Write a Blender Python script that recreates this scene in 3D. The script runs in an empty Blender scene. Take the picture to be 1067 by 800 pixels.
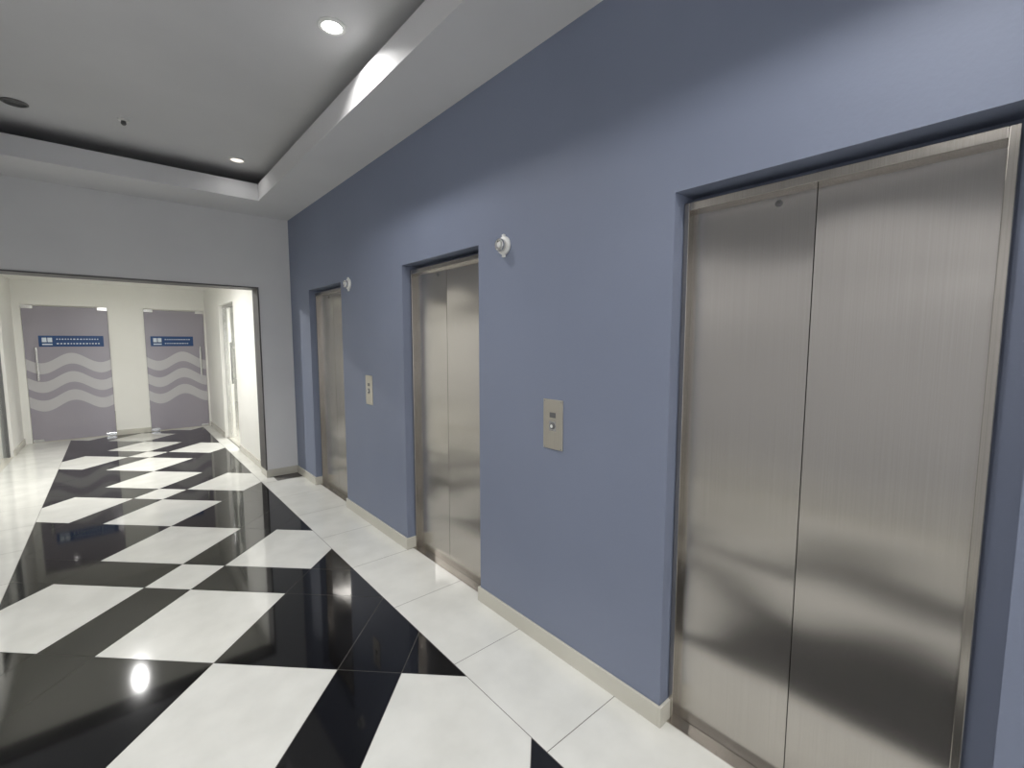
import bpy, math, random
from mathutils import Vector
H=1.5
sc=bpy.context.scene
sc.view_settings.view_transform='Standard'
def srgb(r,g,b):
    def c(v):
        v/=255.0
        return v/12.92 if v<=0.04045 else ((v+0.055)/1.055)**2.4
    return (c(r),c(g),c(b),1)
# ---------------- materials
class NT:
    def __init__(s,name):
        s.m=bpy.data.materials.new(name); s.m.use_nodes=True
        s.t=s.m.node_tree; s.p=s.t.nodes['Principled BSDF']; s.out=s.t.nodes['Material Output']
        s._oc=None
    def n(s,k,**kw):
        x=s.t.nodes.new(k)
        for a,b in kw.items(): setattr(x,a,b)
        return x
    def l(s,a,b): s.t.links.new(a,b)
    def oc(s):
        if not s._oc: s._oc=s.n('ShaderNodeTexCoord')
        return s._oc.outputs['Object']
    def math(s,op,a,b=None,c=None):
        x=s.n('ShaderNodeMath',operation=op)
        for i,v in enumerate((a,b,c)):
            if v is None: continue
            if isinstance(v,(int,float)): x.inputs[i].default_value=v
            else: s.l(v,x.inputs[i])
        return x.outputs[0]
    def noise(s,scale,detail=3,vec=(1,1,1)):
        mp=s.n('ShaderNodeMapping'); mp.inputs['Scale'].default_value=vec
        s.l(s.oc(),mp.inputs[0])
        x=s.n('ShaderNodeTexNoise'); x.inputs['Scale'].default_value=scale; x.inputs['Detail'].default_value=detail
        s.l(mp.outputs[0],x.inputs['Vector']); return x.outputs[0]
    def ramp(s,f,c1,c2,p1=0.35,p2=0.65):
        x=s.n('ShaderNodeValToRGB'); s.l(f,x.inputs[0])
        x.color_ramp.elements[0].position=p1;x.color_ramp.elements[0].color=c1
        x.color_ramp.elements[1].position=p2;x.color_ramp.elements[1].color=c2
        return x.outputs[0]
    def mix(s,f,a,b):
        x=s.n('ShaderNodeMix',data_type='RGBA')
        s.l(f,x.inputs[0])
        for i,v in ((6,a),(7,b)):
            if isinstance(v,tuple): x.inputs[i].default_value=v
            else: s.l(v,x.inputs[i])
        return x.outputs[2]
    def bump(s,f,st,d=0.01):
        b=s.n('ShaderNodeBump'); b.inputs['Strength'].default_value=st; b.inputs['Distance'].default_value=d
        s.l(f,b.inputs['Height']); s.l(b.outputs[0],s.p.inputs['Normal']); return b
    def set(s,**kw):
        for k,v in kw.items():
            s.p.inputs[k.replace('_',' ')].default_value=v
def paint(name,c1,c2,rough=0.7,bump=0.15,bs=90):
    t=NT(name); t.l(t.ramp(t.noise(1.3,4),c1,c2),t.p.inputs['Base Color'])
    t.set(Roughness=rough); t.bump(t.noise(bs,4),bump,0.004); return t.m
M={}
M['blue']=paint('blue_wall_paint',srgb(121,129,149),srgb(125,133,153),0.55,0.10,90)
M['white']=paint('white_wall_paint',srgb(216,216,217),srgb(222,222,222),0.6,0.08)
M['cream']=paint('cream_wall_paint',srgb(240,239,233),srgb(244,243,238),0.5,0.05)
M['ceil']=paint('ceiling_paint',srgb(202,202,203),srgb(207,207,208),0.7,0.05)
M['soffit']=paint('soffit_paint',srgb(210,210,211),srgb(216,216,217),0.7,0.05)
M['dark']=paint('dark_lining',srgb(84,82,82),srgb(92,90,90),0.5,0.02)
M['base']=paint('baseboard_tile',srgb(192,189,178),srgb(208,205,194),0.25,0.02)
t=NT('white_polished_tile')
t.l(t.ramp(t.noise(5,6),srgb(216,216,210),srgb(226,226,220)),t.p.inputs['Base Color']); t.set(Roughness=0.08); t.p.inputs['IOR'].default_value=1.6
M['wt']=t.m
t=NT('black_polished_tile')
t.l(t.ramp(t.noise(160,2),srgb(11,11,13),srgb(32,32,34),0.55,0.75),t.p.inputs['Base Color']); t.set(Roughness=0.055); t.p.inputs['IOR'].default_value=1.7
M['bt']=t.m
t=NT('grout'); t.l(t.ramp(t.noise(30),srgb(92,90,86),srgb(108,105,100)),t.p.inputs['Base Color']); t.set(Roughness=0.8); M['grout']=t.m
def steel(name,c1,c2,rough,an,wave):
    t=NT(name)
    g=t.noise(6,5,(1,70,0.25))
    t.l(t.ramp(g,c1,c2),t.p.inputs['Base Color'])
    t.set(Metallic=1.0,Roughness=rough)
    t.p.inputs['Anisotropic'].default_value=an
    t.p.inputs['Anisotropic Rotation'].default_value=0.0
    tg=t.n('ShaderNodeTangent',direction_type='RADIAL',axis='Z'); t.l(tg.outputs[0],t.p.inputs['Tangent'])
    if wave:
        big=t.noise(1.5,0.3,(1,1,2.0))
        t.bump(big,0.5,0.03)
    return t.m
M['steel']=steel('brushed_stainless_steel',srgb(187,183,178),srgb(193,189,184),0.225,0.86,True)
M['frame']=steel('satin_steel_frame',srgb(174,169,162),srgb(184,179,172),0.22,0.4,False)
M['panel']=steel('panel_steel',srgb(196,191,180),srgb(205,200,189),0.4,0.2,False)
def plain(name,c,rough=0.4,metal=0.0):
    t=NT(name); c2=tuple(min(1,v*1.08) for v in c[:3])+(1,)
    t.l(t.ramp(t.noise(12),c,c2),t.p.inputs['Base Color']); t.set(Roughness=rough,Metallic=metal); return t.m
M['plastic']=plain('white_plastic',srgb(225,225,222),0.35)
M['grey']=plain('grey_plastic',srgb(95,95,95),0.4)
M['black']=plain('black_gap',srgb(12,12,12),0.6)
M['chrome']=plain('chrome',srgb(205,205,205),0.15,1.0)
M['signblue']=plain('sign_blue',srgb(22,66,120),0.4)
M['signwhite']=plain('sign_lettering',srgb(215,225,235),0.5)
def emis(name,c,s):
    t=NT(name); t.set(Roughness=0.4); t.p.inputs['Base Color'].default_value=c
    t.p.inputs['Emission Color'].default_value=c; t.p.inputs['Emission Strength'].default_value=s; return t.m
M['lamp']=emis('lamp_lens_lit',(1,0.99,0.97,1),7)
M['lampdim']=emis('lamp_lens_dim',(1,0.9,0.8,1),1.2)
M['lampoff']=emis('lamp_lens_off',(0.12,0.12,0.12,1),0.0)
t=NT('clear_glass'); t.set(Roughness=0.02); t.p.inputs['Base Color'].default_value=(0.85,0.9,0.88,1); t.set(Alpha=0.22); M['glass']=t.m
t=NT('frosted_film_with_waves')
sx=t.n('ShaderNodeSeparateXYZ'); t.l(t.oc(),sx.inputs[0]); X=sx.outputs[0]; Z=sx.outputs[2]
w=t.math('MULTIPLY',t.math('SINE',t.math('MULTIPLY',X,9.5)),0.075)
zz=t.math('ADD',Z,w)
fr=t.math('FRACT',t.math('DIVIDE',t.math('SUBTRACT',zz,0.54),0.28))
band=t.math('LESS_THAN',fr,0.58)
rng=t.math('MULTIPLY',t.math('GREATER_THAN',zz,0.54),t.math('LESS_THAN',zz,1.37))
mask=t.math('MULTIPLY',band,rng)
t.l(t.mix(mask,srgb(166,161,171),srgb(202,200,203)),t.p.inputs['Base Color'])
t.set(Roughness=0.12,Alpha=0.88); M['film']=t.m

# ---------------- mesh helpers
def mesh_obj(name,verts,faces,mats,mi=None,parent=None,loc=None):
    me=bpy.data.meshes.new(name); me.from_pydata([tuple(v) for v in verts],[],faces)
    for m in mats: me.materials.append(m)
    if mi:
        for p,i in zip(me.polygons,mi): p.material_index=i
    me.update()
    o=bpy.data.objects.new(name,me); sc.collection.objects.link(o)
    if loc: o.location=loc
    if parent: o.parent=parent
    return o
BF=[(0,3,2,1),(4,5,6,7),(0,1,5,4),(1,2,6,5),(2,3,7,6),(3,0,4,7)]
def boxes(name,bl,mats,parent=None,bevel=0,mi=None,loc=(0,0,0)):
    V=[];F=[];I=[]
    for k,(x0,x1,y0,y1,z0,z1) in enumerate(bl):
        b=len(V)
        V+=[(x-loc[0],y-loc[1],z-loc[2]) for x,y,z in [(x0,y0,z0),(x1,y0,z0),(x1,y1,z0),(x0,y1,z0),(x0,y0,z1),(x1,y0,z1),(x1,y1,z1),(x0,y1,z1)]]
        F+=[tuple(i+b for i in f) for f in BF]; I+=[mi[k] if mi else 0]*6
    o=mesh_obj(name,V,F,mats if isinstance(mats,list) else [mats],I,parent,loc)
    if bevel:
        m=o.modifiers.new('bevel','BEVEL'); m.width=bevel; m.segments=2; m.limit_method='ANGLE'
    return o
def S(*b): return tuple(v*H for v in b)
def empty(name,loc):
    e=bpy.data.objects.new(name,None); e.empty_display_size=0.1; e.location=loc; sc.collection.objects.link(e); return e
def adopt(e,*os):
    for o in os:
        o.parent=e; o.location=Vector(o.location)-Vector(e.location)
def lathe(name,prof,mat,axis='Z',seg=40,loc=(0,0,0),cap=True):
    V=[];F=[]
    for r,hh in prof:
        for i in range(seg):
            a=2*math.pi*i/seg; p=(r*math.cos(a),r*math.sin(a),hh)
            if axis=='X': p=(-hh,p[1],p[0])
            V.append(p)
    for k in range(len(prof)-1):
        for i in range(seg):
            j=(i+1)%seg
            F.append((k*seg+i,k*seg+j,(k+1)*seg+j,(k+1)*seg+i))
    if cap:
        F.append(tuple(range(seg))[::-1]); F.append(tuple((len(prof)-1)*seg+i for i in range(seg)))
    o=mesh_obj(name,V,F,[mat],None,None,loc)
    for p in o.data.polygons: p.use_smooth=len(p.vertices)==4
    return o

XR=1.02; XL=-0.72; YF=3.70; YE=6.47; YB=-3.0; ZC=1.89; WT=0.3
# ---------------- floor
a=0.283; X0=0.742; Y0=1.063; XF0=-0.389
def clip(poly,nx,ny,d):
    out=[]
    for i in range(len(poly)):
        p=poly[i];q=poly[(i+1)%len(poly)]
        dp=nx*p[0]+ny*p[1]-d; dq=nx*q[0]+ny*q[1]-d
        if dp<=0: out.append(p)
        if dp*dq<0:
            s=dp/(dp-dq); out.append((p[0]+s*(q[0]-p[0]),p[1]+s*(q[1]-p[1])))
    return out
V=[];F=[];I=[]
g=0.002
def addpoly(hp,mi):
    poly=[(-20,-20),(20,-20),(20,20),(-20,20)]
    for nx,ny,d in hp:
        n=math.hypot(nx,ny); poly=clip(poly,nx/n,ny/n,d/n-g/2)
        if len(poly)<3: return
    b=len(V); V.extend((x*H,y*H,0) for x,y in poly); F.append(tuple(range(b,b+len(poly)))); I.append(mi)
def bounds(off):
    L=[]
    for m in range(-8,9):
        for k,(s,e) in enumerate(((0,1),(1,1.5),(1.5,2.5))):
            L.append((off+2.5*m+s,off+2.5*m+e,m,k))
    return L
for (u0,u1,mu,ku) in bounds(0):
    for (v0,v1,mv,kv) in bounds(2):
        if u0-v1>0.1 or u1-v0<-4.2: continue
        wh = (mu==mv) and ((ku!=1 and kv!=1) or (ku==1 and kv==1))
        cs=X0+Y0; cd=Y0-X0
        hp=[(1,1,2*a*u1+cs),(-1,-1,-(2*a*u0+cs)),(-1,1,2*a*v1+cd),(1,-1,-(2*a*v0+cd)),
            (1,0,X0),(-1,0,-XF0),(0,1,YE),(0,-1,-YB)]
        addpoly(hp,1 if wh else 2)
k=-10
while 0.725+0.405*k<YE:
    y0=0.725+0.405*k; y1=y0+0.405; y0=max(y0,YB); y1=min(y1,YE); k+=1
    if y1<=y0: continue
    xr=1.12 if y1<=YF+0.2 else 0.84
    addpoly([(1,0,xr),(-1,0,-X0),(0,1,y1),(0,-1,-y0)],1)
    addpoly([(1,0,XF0),(-1,0,-XL),(0,1,y1),(0,-1,-y0)],1)
b=len(V); V+=[(-2*H,YB*H,-0.0012),(3*H,YB*H,-0.0012),(3*H,9*H,-0.0012),(-2*H,9*H,-0.0012)]; F.append((b,b+1,b+2,b+3)); I.append(0)
mesh_obj('floor',V,F,[M['grout'],M['wt'],M['bt']],I)
boxes('floor_back_rooms',[S(-1.6,3,YE,9,-0.03,0.0005),S(0.85,3,4.0,YE,-0.03,0.0005)],M['base'])

# ---------------- right blue wall with three alcoves
alc=[(0.004,0.589),(1.362,1.949),(2.70,3.28)]
ZA=1.351; XD=1.105
bl=[];prev=YB
for y0,y1 in alc:
    bl.append(S(XR,XR+WT,prev,y0,0,2.3)); bl.append(S(XR,XR+WT,y0,y1,ZA,2.3)); bl.append(S(XD,XR+WT,y0,y1,0,ZA)); prev=y1
bl.append(S(XR,XR+WT,prev,YF+0.16,0,2.3))
boxes('wall_right',bl,M['blue'])
bh=0.055; bt=0.008
bb=[];prev=YB
for y0,y1 in alc:
    bb.append(S(XR-bt,XR,prev,y0,0,bh)); prev=y1
    bb.append(S(XR-bt,XD-0.04,y1-bt,y1,0,bh)); 
    bb.append(S(XR-bt,XD-0.04,y0,y0+bt,0,bh))
bb.append(S(XR-bt,XR,prev,YF,0,bh))
boxes('baseboard_right',bb,M['base'],bevel=0.002)
boxes('baseboard_far',[S(0.806,XR,YF-bt,YF,0,bh),S(0.798,0.806,YF-bt,YF+0.16,0,bh)],M['base'],bevel=0.002)
boxes('baseboard_left',[S(XL,XL+bt,YB,4.62,0,bh),S(XL,XL+bt,5.84,YE,0,bh)],M['base'],bevel=0.002)
# ---------------- elevators
for n,(y0,y1) in enumerate(alc):
    nm='elevator'
    fy0=y0+0.038; fy1=y1-0.002; e=empty(nm,(XD*H,(y0+y1)/2*H,0))
    ft=0.013
    f=boxes('door_frame',[S(XD-0.045,XD,fy0,fy0+ft,0,1.332),S(XD-0.045,XD,fy1-ft,fy1,0,1.332),S(XD-0.045,XD,fy0+ft,fy1-ft,1.313,1.332)],M['frame'],bevel=0.002)
    ym=(fy0+fy1)/2
    l1=boxes('door_leaf_near',[S(XD-0.022,XD-0.004,fy0+ft,ym-0.001,0.004,1.313)],M['steel'],loc=((XD-0.02)*H,fy0*H,0))
    l2=boxes('door_leaf_far',[S(XD-0.022,XD-0.004,ym+0.001,fy1-ft,0.004,1.313)],M['steel'],loc=((XD-0.02)*H,fy1*H,0))
    gp=boxes('door_gap',[S(XD-0.012,XD,ym-0.004,ym+0.004,0.004,1.313)],M['black'])
    sl=boxes('door_sill',[S(XD-0.060,XD,fy0,fy1,0,0.003)],M['frame'])
    kh=lathe('door_release_keyhole',[(0.0001,0.0),(0.011,0.0),(0.011,0.002),(0.009,0.003),(0.006,0.003),(0.006,0.0015),(0.0001,0.0015)],M['grey'],'X',24,((XD-0.022)*H,(y0+0.381)*H,1.293*H))
    adopt(e,f,l1,l2,gp,sl,kh)
# ---------------- call panels + wall lamps
for y in (0.979,2.34):
    e=empty('elevator_call_panel',(XR*H,y*H,0.745*H))
    c=XR*H; yy=y*H; z=0.745*H; w=0.041*H; hh=0.078*H
    p=boxes('plate',[(c-0.006,c,yy-w,yy+w,z-hh,z+hh)],M['panel'],bevel=0.002)
    q=boxes('display_bezel',[(c-0.0075,c-0.006,yy-0.019,yy+0.019,z+0.032,z+0.056)],M['grey'],bevel=0.0005)
    ins=boxes('button_housing',[(c-0.0085,c-0.006,yy-0.021,yy+0.021,z-0.030,z+0.016)],M['chrome'],bevel=0.001)
    b1=lathe('call_button',[(0.0155,0),(0.0155,0.003),(0.0125,0.0055)],M['grey'],'X',28,(c-0.0085,yy,z-0.007))
    b2=lathe('call_button_mark',[(0.008,0),(0.008,0.0008)],M['plastic'],'X',28,(c-0.014,yy,z-0.007))
    scs=[lathe('screw',[(0.003,0),(0.003,0.001),(0.002,0.0015)],M['chrome'],'X',12,(c-0.006,yy+sy*(w-0.008),z+sz*(hh-0.008))) for sy in(-1,1) for sz in(-1,1)]
    adopt(e,p,q,ins,b1,b2,*scs)
for y,z in ((1.214,1.325),(2.575,1.325)):
    loc=Vector((XR*H,y*H,z*H)); e=empty('round_wall_lamp',loc)
    b0=lathe('base_ring',[(0.030,0),(0.046,0.0),(0.046,0.008),(0.042,0.016),(0.030,0.018)],M['plastic'],'X',48,loc)
    b1=lathe('housing',[(0.030,0.01),(0.032,0.034),(0.029,0.042),(0.022,0.042),(0.020,0.032),(0.0005,0.030)],M['chrome'],'X',48,loc)
    b2=lathe('lens',[(0.019,0.030),(0.015,0.037),(0.006,0.040)],M['plastic'],'X',32,loc)
    c1=boxes('clip_1',[(loc.x-0.014,loc.x,loc.y-0.008,loc.y+0.008,loc.z-0.058,loc.z-0.042)],M['plastic'],bevel=0.002)
    c2=boxes('clip_2',[(loc.x-0.014,loc.x,loc.y-0.008,loc.y+0.008,loc.z+0.042,loc.z+0.056)],M['plastic'],bevel=0.002)
    adopt(e,b0,b1,b2,c1,c2)
# ---------------- far wall with opening
ZO=1.391; T=0.16
boxes('wall_far',[S(0.806,XR,YF,YF+T,0,2.3),S(XL-WT,0.806,YF,YF+T,ZO,2.3)],M['white'])
boxes('opening_lining_1',[S(XL,0.806,YF-0.004,YF+T,ZO-0.009,ZO),S(0.797,0.806,YF-0.004,YF+T,bh,ZO-0.009)],M['dark'])  # thin dark lining added to draw the opening's dark edge line
boxes('wall_left',[S(XL-WT,XL,YB,YF+T,0,2.3)],M['white'])
boxes('wall_corridor_left',[S(XL-0.1,XL,YF+T,4.62,0,1.7),S(XL-0.1,XL,5.84,YE,0,1.7),S(XL-0.1,XL,4.62,5.84,1.37,1.7)],M['cream'])
boxes('wall_corridor_right',[S(0.83,0.93,YF+T,4.80,0,1.7),S(0.83,0.93,5.55,YE,0,1.7),S(0.83,0.93,4.80,5.55,1.37,1.7)],M['cream'])
boxes('baseboard_corridor_right',[S(0.822,0.83,YF+T,4.80,0,bh),S(0.822,0.83,5.55,YE,0,bh)],M['base'],bevel=0.002)
boxes('wall_corridor_end',[S(XL-0.1,-0.665,YE,YE+0.08,0,1.7),S(-0.03,0.26,YE,YE+0.08,0,1.7),S(0.815,0.93,YE,YE+0.08,0,1.7),
     S(-0.665,-0.03,YE,YE+0.08,1.365,1.7),S(0.26,0.815,YE,YE+0.08,1.365,1.7)],M['cream'])
boxes('baseboard_corridor_end',[S(-0.03,0.26,YE-bt,YE,0,bh)],M['base'],bevel=0.002)
boxes('ceiling_corridor',[S(XL-0.1,0.93,YF+T,YE+0.08,1.60,1.66)],M['cream'])
boxes('wall_back_rooms',[S(-1.6,3,8.8,8.9,0,1.7),S(-1.6,-1.5,YE+0.08,8.8,0,1.7),S(2.9,3.0,3.9,8.8,0,1.7),S(0.12,0.16,YE+0.08,8.8,0,1.7),
   S(0.93,2.9,3.9,4.0,0,1.7),S(-1.6,-1.5,4.3,YE,0,1.7),S(-1.5,XL-0.1,4.3,4.4,0,1.7)],M['cream'])
boxes('ceiling_back_rooms',[S(-1.6,3,YE+0.08,8.9,1.66,1.7),S(0.93,3,3.9,YE+0.08,1.66,1.7),S(-1.6,XL-0.1,4.3,YE+0.08,1.66,1.7)],M['ceil'])
boxes('floor_side_room',[S(-1.6,XL,4.3,YE,-0.03,0.0004)],M['base'])
# ---------------- glass doors
def glass_door(x0,x1,y,mat,sign,hx):
    e=empty('glass_door',((x0+x1)/2,y,0)); parts=[]
    z1=1.355*H
    parts.append(boxes('glass_panel',[(x0+0.006,x1-0.006,y+0.02,y+0.03,0.012,z1)],mat,loc=(x0,y,0)))
    for px in (x0+0.006,x1-0.126):
        for nm,zz in (('top_patch_fitting',(z1-0.04,z1+0.01)),('bottom_patch_fitting',(0.004,0.05))):
            parts.append(boxes(nm,[(px,px+0.12,y+0.012,y+0.038,*zz)],M['chrome'],bevel=0.003))
    hz0,hz1=0.62*H,0.95*H
    parts.append(boxes('pull_handle',[(hx-0.011,hx+0.011,y-0.04,y-0.02,hz0,hz1)],M['chrome'],bevel=0.006))
    for zz in (hz0+0.06,hz1-0.06):
        parts.append(boxes('handle_mount',[(hx-0.009,hx+0.009,y-0.022,y+0.021,zz-0.009,zz+0.009)],M['chrome'],bevel=0.003))
    if sign:
        s0,s1=sign
        parts.append(boxes('blue_sign',[(s0,s1,y+0.014,y+0.019,0.955*H,1.065*H)],M['signblue']))
        parts.append(boxes('sign_logo',[(s0+0.035,s0+0.085,y+0.011,y+0.014,1.0*H,1.045*H),(s0+0.095,s0+0.145,y+0.011,y+0.014,1.0*H,1.045*H),(s0+0.035,s0+0.145,y+0.011,y+0.014,0.972*H,0.985*H)],M['signwhite'],bevel=0.004))
        random.seed(4); lt=[]
        for r,zb in enumerate((1.03,0.985)):
            xx=s0+0.19
            while xx<s1-0.06:
                w=random.uniform(0.012,0.024); lt.append((xx,xx+w,y+0.011,y+0.014,zb*H-0.007,zb*H+0.009)); xx+=w+0.016
        parts.append(boxes('sign_letters',lt,M['signwhite']))
    adopt(e,*parts); return e
glass_door(-0.665*H,-0.03*H,YE*H,M['film'],(-0.56*H,-0.08*H),-0.58*H)
glass_door(0.26*H,0.815*H,YE*H,M['film'],(0.31*H,0.70*H),0.76*H)
def side_door(x,y0,y1,frame,sgn):
    e=empty('glass_door',(x,(y0+y1)/2,0)); P=[]
    z1=1.37*H
    P.append(boxes('door_frame',[(x-0.03,x+0.03,y0,y0+0.05,0,z1),(x-0.03,x+0.03,y1-0.05,y1,0,z1),(x-0.03,x+0.03,y0+0.05,y1-0.05,z1-0.05,z1)],frame,bevel=0.003))
    P.append(boxes('glass_panel',[(x-0.005,x+0.005,y0+0.05,y1-0.05,0.01,z1-0.05)],M['glass']))
    ym=y0+0.3*(y1-y0)+0.1
    P.append(boxes('pull_handle',[(x+sgn*0.05-0.012,x+sgn*0.05+0.012,ym-0.012,ym+0.012,0.6*H,1.0*H)],M['chrome'],bevel=0.006))
    for zz in (0.65*H,0.95*H): P.append(boxes('handle_mount',[(min(x,x+sgn*0.045),max(x,x+sgn*0.045),ym-0.009,ym+0.009,zz-0.01,zz+0.01)],M['chrome']))
    adopt(e,*P)
side_door((XL-0.04)*H,4.62*H,5.84*H,M['grey'],1)
side_door(0.88*H,4.80*H,5.55*H,M['chrome'],-1)
# ---------------- ceilings: soffit ring, lip, tray
TX0,TX1,TY1,TY0=-0.40,0.745,3.305,-2.6
ZL=1.992; ZT=2.06; lw=0.03
boxes('ceiling_soffit',[S(TX1,XR,YB,YF,ZC,ZC+0.03),S(XL,TX0,YB,YF,ZC,ZC+0.03),S(TX0,TX1,TY1,YF,ZC,ZC+0.03),S(TX0,TX1,YB,TY0,ZC,ZC+0.03),
   S(TX1,TX1+lw,TY0-lw,TY1+lw,ZC+0.03,ZL),S(TX0-lw,TX0,TY0-lw,TY1+lw,ZC+0.03,ZL),S(TX0,TX1,TY1,TY1+lw,ZC+0.03,ZL),S(TX0,TX1,TY0-lw,TY0,ZC+0.03,ZL)],M['soffit'])
boxes('ceiling',[S(XL,XR,YB,YF,ZT,ZT+0.04)],M['ceil'])
boxes('wall_back',[S(XL-WT,-0.68,YB-0.15,YB,0,2.3),S(0.98,XR+WT,YB-0.15,YB,0,2.3),S(-0.68,0.98,YB-0.15,YB,1.75,2.3)],M['white'])
e=empty('added_fill_window_1',(0.15*H,(YB-0.07)*H,0))  # unseen window, added behind the camera to let in soft fill light
yb=(YB-0.07)*H
wf=boxes('fill_window_frame',[(-0.68*H,0.98*H,yb-0.03,yb+0.03,0,0.06),(-0.68*H,0.98*H,yb-0.03,yb+0.03,1.75*H-0.06,1.75*H)]+[(x*H-0.025,x*H+0.025,yb-0.03,yb+0.03,0.06,1.75*H-0.06) for x in(-0.66,0.15,0.96)],M['chrome'])
wg=boxes('fill_window_glass',[(-0.65*H,0.95*H,yb-0.004,yb+0.004,0.06,1.75*H-0.06)],M['glass'])
adopt(e,wf,wg)
# ---------------- downlights
def downlight(x,y,z,mat,power,col=(1,0.985,0.965),size=0.07,spread=145):
    loc=Vector((x*H,y*H,z*H)); e=empty('recessed_downlight',loc)
    r=lathe('trim_ring',[(0.050,-0.001),(0.068,-0.0),(0.068,-0.004),(0.060,-0.008),(0.050,-0.008),(0.050,-0.001)],M['plastic'] if power else M['grey'],'Z',40,loc,cap=False)
    l=lathe('lens',[(0.0002,-0.0005),(0.049,-0.0005),(0.049,-0.004),(0.0002,-0.004)],mat,'Z',40,loc)
    adopt(e,r,l)
    if power:
        ld=bpy.data.lights.new('downlight_lamp','AREA'); ld.shape='DISK'; ld.size=size; ld.energy=power; ld.color=col; ld.spread=math.radians(spread)
        lo=bpy.data.objects.new('downlight_lamp',ld); sc.collection.objects.link(lo); lo.location=(0,0,-0.012); lo.parent=e
downlight(0.619,1.64,ZT,M['lamp'],7.5,spread=135)
for y in (0.12,-1.43): downlight(0.619,y,ZT,M['lamp'],11)  # unseen, added to carry on the visible row and light the room
for y in (1.65,0.12,-1.43): downlight(-0.27,y,ZT,M['lamp'],20)  # unseen left row, added for ambient light and to brighten the left wall
downlight(0.607,3.15,ZT,M['lampdim'],0.5)
downlight(-0.27,3.06,ZT,M['lampoff'],0)
downlight(0.0,4.40,1.60,M['lamp'],54,(1,0.99,0.97),size=0.045,spread=174)
downlight(1.6,5.2,1.66,M['lamp'],80,(1,0.99,0.95))
downlight(-1.15,5.3,1.66,M['lamp'],14,(1,0.98,0.95))
downlight(-0.5,7.6,1.66,M['lamp'],14,(1,0.98,0.95))
downlight(1.2,7.6,1.66,M['lamp'],14,(1,0.98,0.95))
loc=Vector((0.098*H,2.95*H,ZT*H))
e=empty('smoke_detector',loc)
d1=lathe('detector_base',[(0.03,0),(0.032,-0.006),(0.028,-0.012)],M['plastic'],'Z',32,loc)
d2=lathe('detector_head',[(0.014,-0.012),(0.016,-0.03),(0.008,-0.04)],M['grey'],'Z',32,loc)
adopt(e,d1,d2)
w=bpy.data.worlds.new('world'); sc.world=w; w.use_nodes=True
bg=w.node_tree.nodes['Background']; bg.inputs[0].default_value=(0.97,0.98,1,1); bg.inputs[1].default_value=3.2
cd=bpy.data.cameras.new('camera'); cd.sensor_width=36; cd.lens=476.6/1067*36; cd.clip_start=0.02
co=bpy.data.objects.new('camera',cd); sc.collection.objects.link(co)
co.location=(0,0,H); co.rotation_euler=(math.radians(90-5.22),0,math.radians(-40.93)); sc.camera=co
